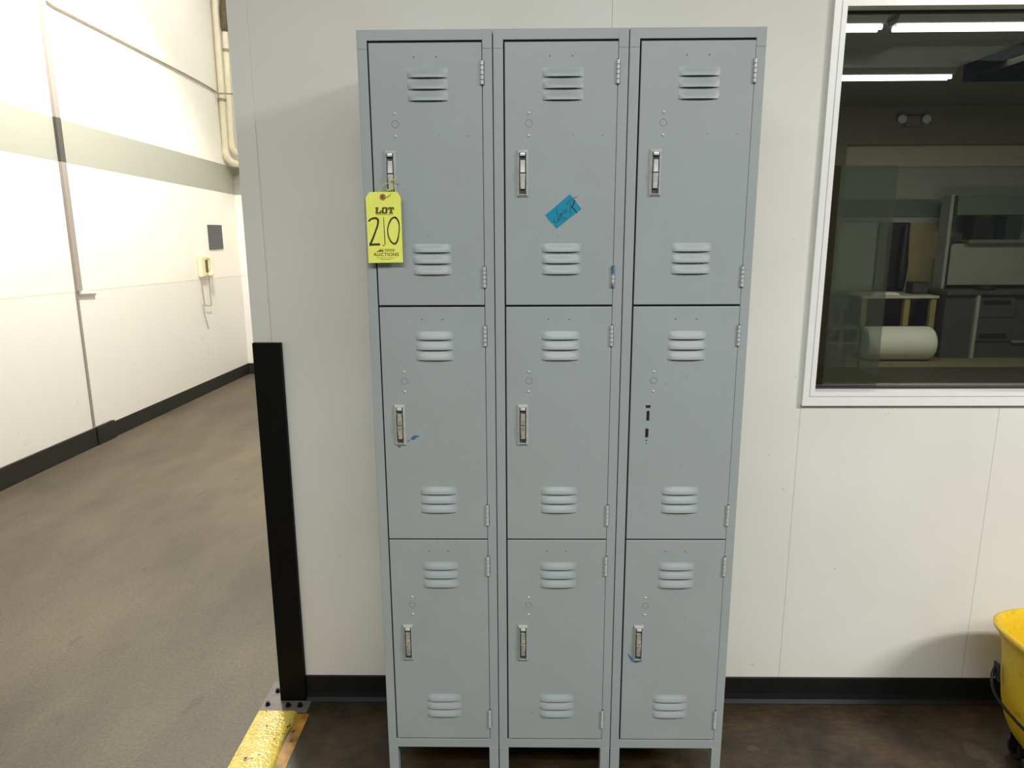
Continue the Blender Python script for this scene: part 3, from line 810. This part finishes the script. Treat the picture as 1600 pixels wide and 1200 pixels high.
# roll of foam
b = MB(); R = []
for x, r_ in ((4.49, .150), (4.495, .185), (4.52, .200), (4.60, .204), (5.20, .204), (5.27, .198), (5.29, .183), (5.295, .150)):
    R.append([Vector((x, 6.50+r_*math.cos(2*PI*k/28), .2045+r_*math.sin(2*PI*k/28))) for k in range(28)])
b.rings(R, True, True); tag(b.build('foam_roll', M['o_roll'], None, 50), 'fat white roll lying on the office floor in front of the desk', 'roll')

# chair
t = thing('office_chair', 'dark office chair at the left of the window view', 'chair', (3.98, 6.05, 0))
b = MB(); b.box(-.20, .20, -.20, .20, .44, .49, .02); b.build('seat', M['o_dark'], t, 40)
b = MB(); b.box(-.20, .18, .17, .21, .62, .86, .02); b.build('backrest', M['o_dark'], t, 40)
for x, y in ((-.18, -.18), (.18, -.18), (-.18, .18), (.18, .18)):
    b = MB(); b.tube([(x, y, .0005), (x, y, .44 if y < 0 else .70)], .012, 10); b.build('leg', M['o_black'], t, 40)
for y in (-.18, .18):
    b = MB(); b.tube([(-.18, y, .30), (.18, y, .30)], .009, 8); b.build('stretcher', M['o_grey'], t, 40)

# metal desk with drawers
t = thing('metal_desk', 'dark metal desk with black-handled drawers, seen in the window', 'desk', (6.35, 6.90, 0))
b = MB(); b.box(-.87, 1.0, -.33, .33, .775, .815, .004); b.build('desk_top', M['o_dark'], t)
b = MB(); b.box(-.85, -.50, -.28, .30, .0005, .775); b.build('side_cabinet', M['o_dark'], t)
b = MB(); b.box(-.50, -.46, -.32, .30, .0005, .775); b.build('upright', M['o_post'], t)
b = MB(); b.box(-.46, .98, -.26, .30, .0005, .775); b.build('pedestal', M['o_dark'], t)
for z0, z1 in ((.50, .76), (.21, .49)):
    b = MB(); b.box(-.44, .0, -.285, -.262, z0, z1, .004); d = b.build('drawer', M['o_dark'], t)
    b = MB(); b.box(-.40, -.08, -.30, -.286, (z0+.62*(z1-z0)) if z0 > .4 else z0+.04, (z0+.80*(z1-z0)) if z0 > .4 else z0+.09, .004); b.build('handle', M['o_black'], d)
b = MB(); b.box(.0, .98, -.30, -.262, .19, .215); b.build('rail', M['o_grey'], t)

# hutch above the metal desk
t = thing('hutch', 'grey shelving hutch with a rounded white panel above the metal desk', 'shelf', (6.30, 7.10, .816))
b = MB(); b.box(-.66, -.62, -.10, .10, 0, 1.15); b.build('upright', M['o_post'], t)
b = MB(); b.box(-.57, 1.0, -.10, .12, .905, 1.14, .004); b.build('overhead_cabinet', M['o_band'], t)
b = MB(); b.box(-.39, 1.0, -.12, .12, .565, .605); b.build('shelf', M['o_grey'], t)
b = MB(); b.box(-.55, 1.0, -.02, .0, .04, .565, .006); b.build('white_panel', M['o_board'], t)
b = MB(); b.tube(arc([Vector(p) for p in ((-.56, -.03, .02), (-.56, -.03, .40), (-.56, -.03, .52), (-.53, -.03, .565), (-.46, -.03, .572), (.3, -.03, .572), (1.0, -.03, .572))], 5), .010, 8); b.build('panel_edge', M['o_black'], t, 40)
for x, mm, lab in ((5.945, 'o_black', 'dark bin on the hutch shelf, nearer the office door'), (6.335, 'o_green', 'dark green bin on the hutch shelf, farther from the office door')):
    b = MB()
    def bx(a0, a1, c0, c1, z): return [Vector((a0, c0, z)), Vector((a1, c0, z)), Vector((a1, c1, z)), Vector((a0, c1, z))]
    b.rings([bx(x, x+.19, 6.99, 7.19, 1.4215), bx(x+.0, x+.20, 6.985, 7.195, 1.60), bx(x+.01, x+.20, 6.99, 7.19, 1.69)], True, True)
    tag(b.build('storage_bin', M[mm]), lab, 'bin', 'bins on the hutch shelf')
b = MB(); b.box(6.02, 6.20, 6.80, 6.92, .816, .87, .006); b.mi = 1; b.box(6.05, 6.10, 6.79, 6.801, .83, .86)
tag(b.build('stapler_box', [M['o_black'], M['o_dark']]), 'small black box on the metal desk below the white panel', 'box')

# emergency light on the soffit
t = thing('emergency_light', 'twin-headed emergency light on the brown office soffit', 'light', (5.225, 7.36, 2.80))
b = MB(); b.box(-.09, .09, -.07, -.001, .0, .13, .01); b.build('housing', M['o_soffit'], t, 40)
for s_ in (-1, 1):
    b = MB(); c0 = Vector((s_*.15, -.10, .085)); b.rings([[c0+Vector((r_*math.cos(2*PI*k/16), y_, r_*math.sin(2*PI*k/16))) for k in range(16)] for y_, r_ in ((.06, .02), (.03, .045), (0, .055), (-.012, .04))], True, True)
    b.build('lamp_head', M['o_lamp'], t, 40)
# diagonal duct
b = MB(); b.prism([(4.50, 5.08, 2.90), (5.3, 5.08, 2.90), (5.3, 5.08, 3.048), (4.50, 5.08, 3.048)], (0, -1.25, 0))
tag(b.build('ceiling_duct', M['o_duct']), 'dark duct running along the office ceiling past the end of a lit tube', 'duct')

# office ceiling fixtures, added beyond the glass to imitate mirrored room lights
M['tube'] = mat('lit_tube', (1, 1, 1, 1), .5, 0, 0, 5, emit=((.96, .98, 1, 1), 22))
def fixture(x0, x1, y, lab, z=OZ):
    t = thing('fluorescent_light', lab, 'ceiling light', ((x0+x1)/2, y, z), 0, 'fluorescent lights on the office ceiling')
    h = (x1-x0)/2
    b = MB(); b.prism([(-h, -.10, -.0002), (-h, .10, -.0002), (-h, .06, -.055), (-h, -.06, -.055)], (2*h, 0, 0)); b.build('housing', M['o_grey'], t)
    for yy in (-.035, .035):
        b = MB(); b.tube([(-h+.02, yy, -.075), (h-.02, yy, -.075)], .018, 12); b.build('tube', M['tube'], t, 40)
fixture(1.7, 2.985, 3.52, 'lit fluorescent light nearest the window frame corner, short end showing')
fixture(3.06, 4.45, 3.52, 'long lit fluorescent light running out of view at the top of the window')
fixture(3.05, 4.50, 5.27, 'lit fluorescent light farther back in the office, above the twin-headed lamp')

# ------------------------------------------------------------------ lights
def area(name, loc, rot, sx, sy, power, col=(1, 1, 1)):
    d = bpy.data.lights.new(name, 'AREA'); d.shape = 'RECTANGLE'; d.size = sx; d.size_y = sy; d.energy = power; d.color = col
    o = bpy.data.objects.new(name, d); COL.objects.link(o); o.location = loc; o.rotation_euler = rot; return o
area('room_light', (3.4, -2.3, 3.0), (0, 0, 0), 1.3, .25, 150, (1, .985, .95))
area('room_fill_left', (-.3, -3.3, 3.35), (0, 0, 0), 2.4, .35, 88, (.96, .985, 1))  # added fill lamp, brightens the wall left of the lockers
area('room_light_rear', (1.6, -3.7, 3.45), (0, 0, 0), 3.0, .6, 95, (1, .99, .96))
area('office_fill', (4.8, 4.2, 2.95), (0, 0, 0), 3.0, .5, 500, (1, .98, .88))
area('office_ceiling_fill', (3.9, 1.1, .35), (math.radians(150), 0, 0), 2.4, .8, 190, (1, .97, .86))  # added lamp below the sight line, brightens the office ceiling
d = bpy.data.lights.new('hall_lamp', 'SPOT'); d.energy = 800; d.spot_size = math.radians(112); d.spot_blend = .25; d.shadow_soft_size = .22; d.color = (1, .975, .93)
o = bpy.data.objects.new('hall_lamp', d); COL.objects.link(o); o.location = (-1.45, 2.3, 4.3); o.rotation_euler = (0, math.radians(22), 0)
area('hall_fill', (-1.6, 3.6, 4.4), (0, 0, 0), 1.2, 3.0, 70, (1, .98, .94))

w = bpy.data.worlds.new('World'); scene.world = w; w.use_nodes = True
bg = w.node_tree.nodes['Background']; bg.inputs[0].default_value = (.95, .98, 1, 1); bg.inputs[1].default_value = .12

# ------------------------------------------------------------------ camera
cam = bpy.data.cameras.new('Camera'); cam.sensor_width = 36; cam.sensor_fit = 'HORIZONTAL'; cam.lens = 36*1117.63/1600
co = bpy.data.objects.new('Camera', cam); COL.objects.link(co)
yaw, pit, rol = .0146, .2094, -.0044
fw = Vector((-math.sin(yaw)*math.cos(pit), math.cos(yaw)*math.cos(pit), -math.sin(pit))); r = Vector((math.cos(yaw), math.sin(yaw), 0)); u_ = r.cross(fw)
r2 = math.cos(rol)*r+math.sin(rol)*u_; u2 = -math.sin(rol)*r+math.cos(rol)*u_
mw = Matrix(((r2.x, u2.x, -fw.x, .3693), (r2.y, u2.y, -fw.y, -2.1335), (r2.z, u2.z, -fw.z, 1.5396), (0, 0, 0, 1)))
co.matrix_world = mw; cam.clip_start = .02
scene.camera = co
scene.view_settings.view_transform = 'Standard'
scene.view_settings.look = 'None'
scene.view_settings.exposure = 0
scene.cycles.use_denoising = True
scene.cycles.max_bounces = 8
scene.cycles.transparent_max_bounces = 12
scene.cycles.sample_clamp_indirect = 6
scene.cycles.caustics_reflective = False
scene.cycles.caustics_refractive = False
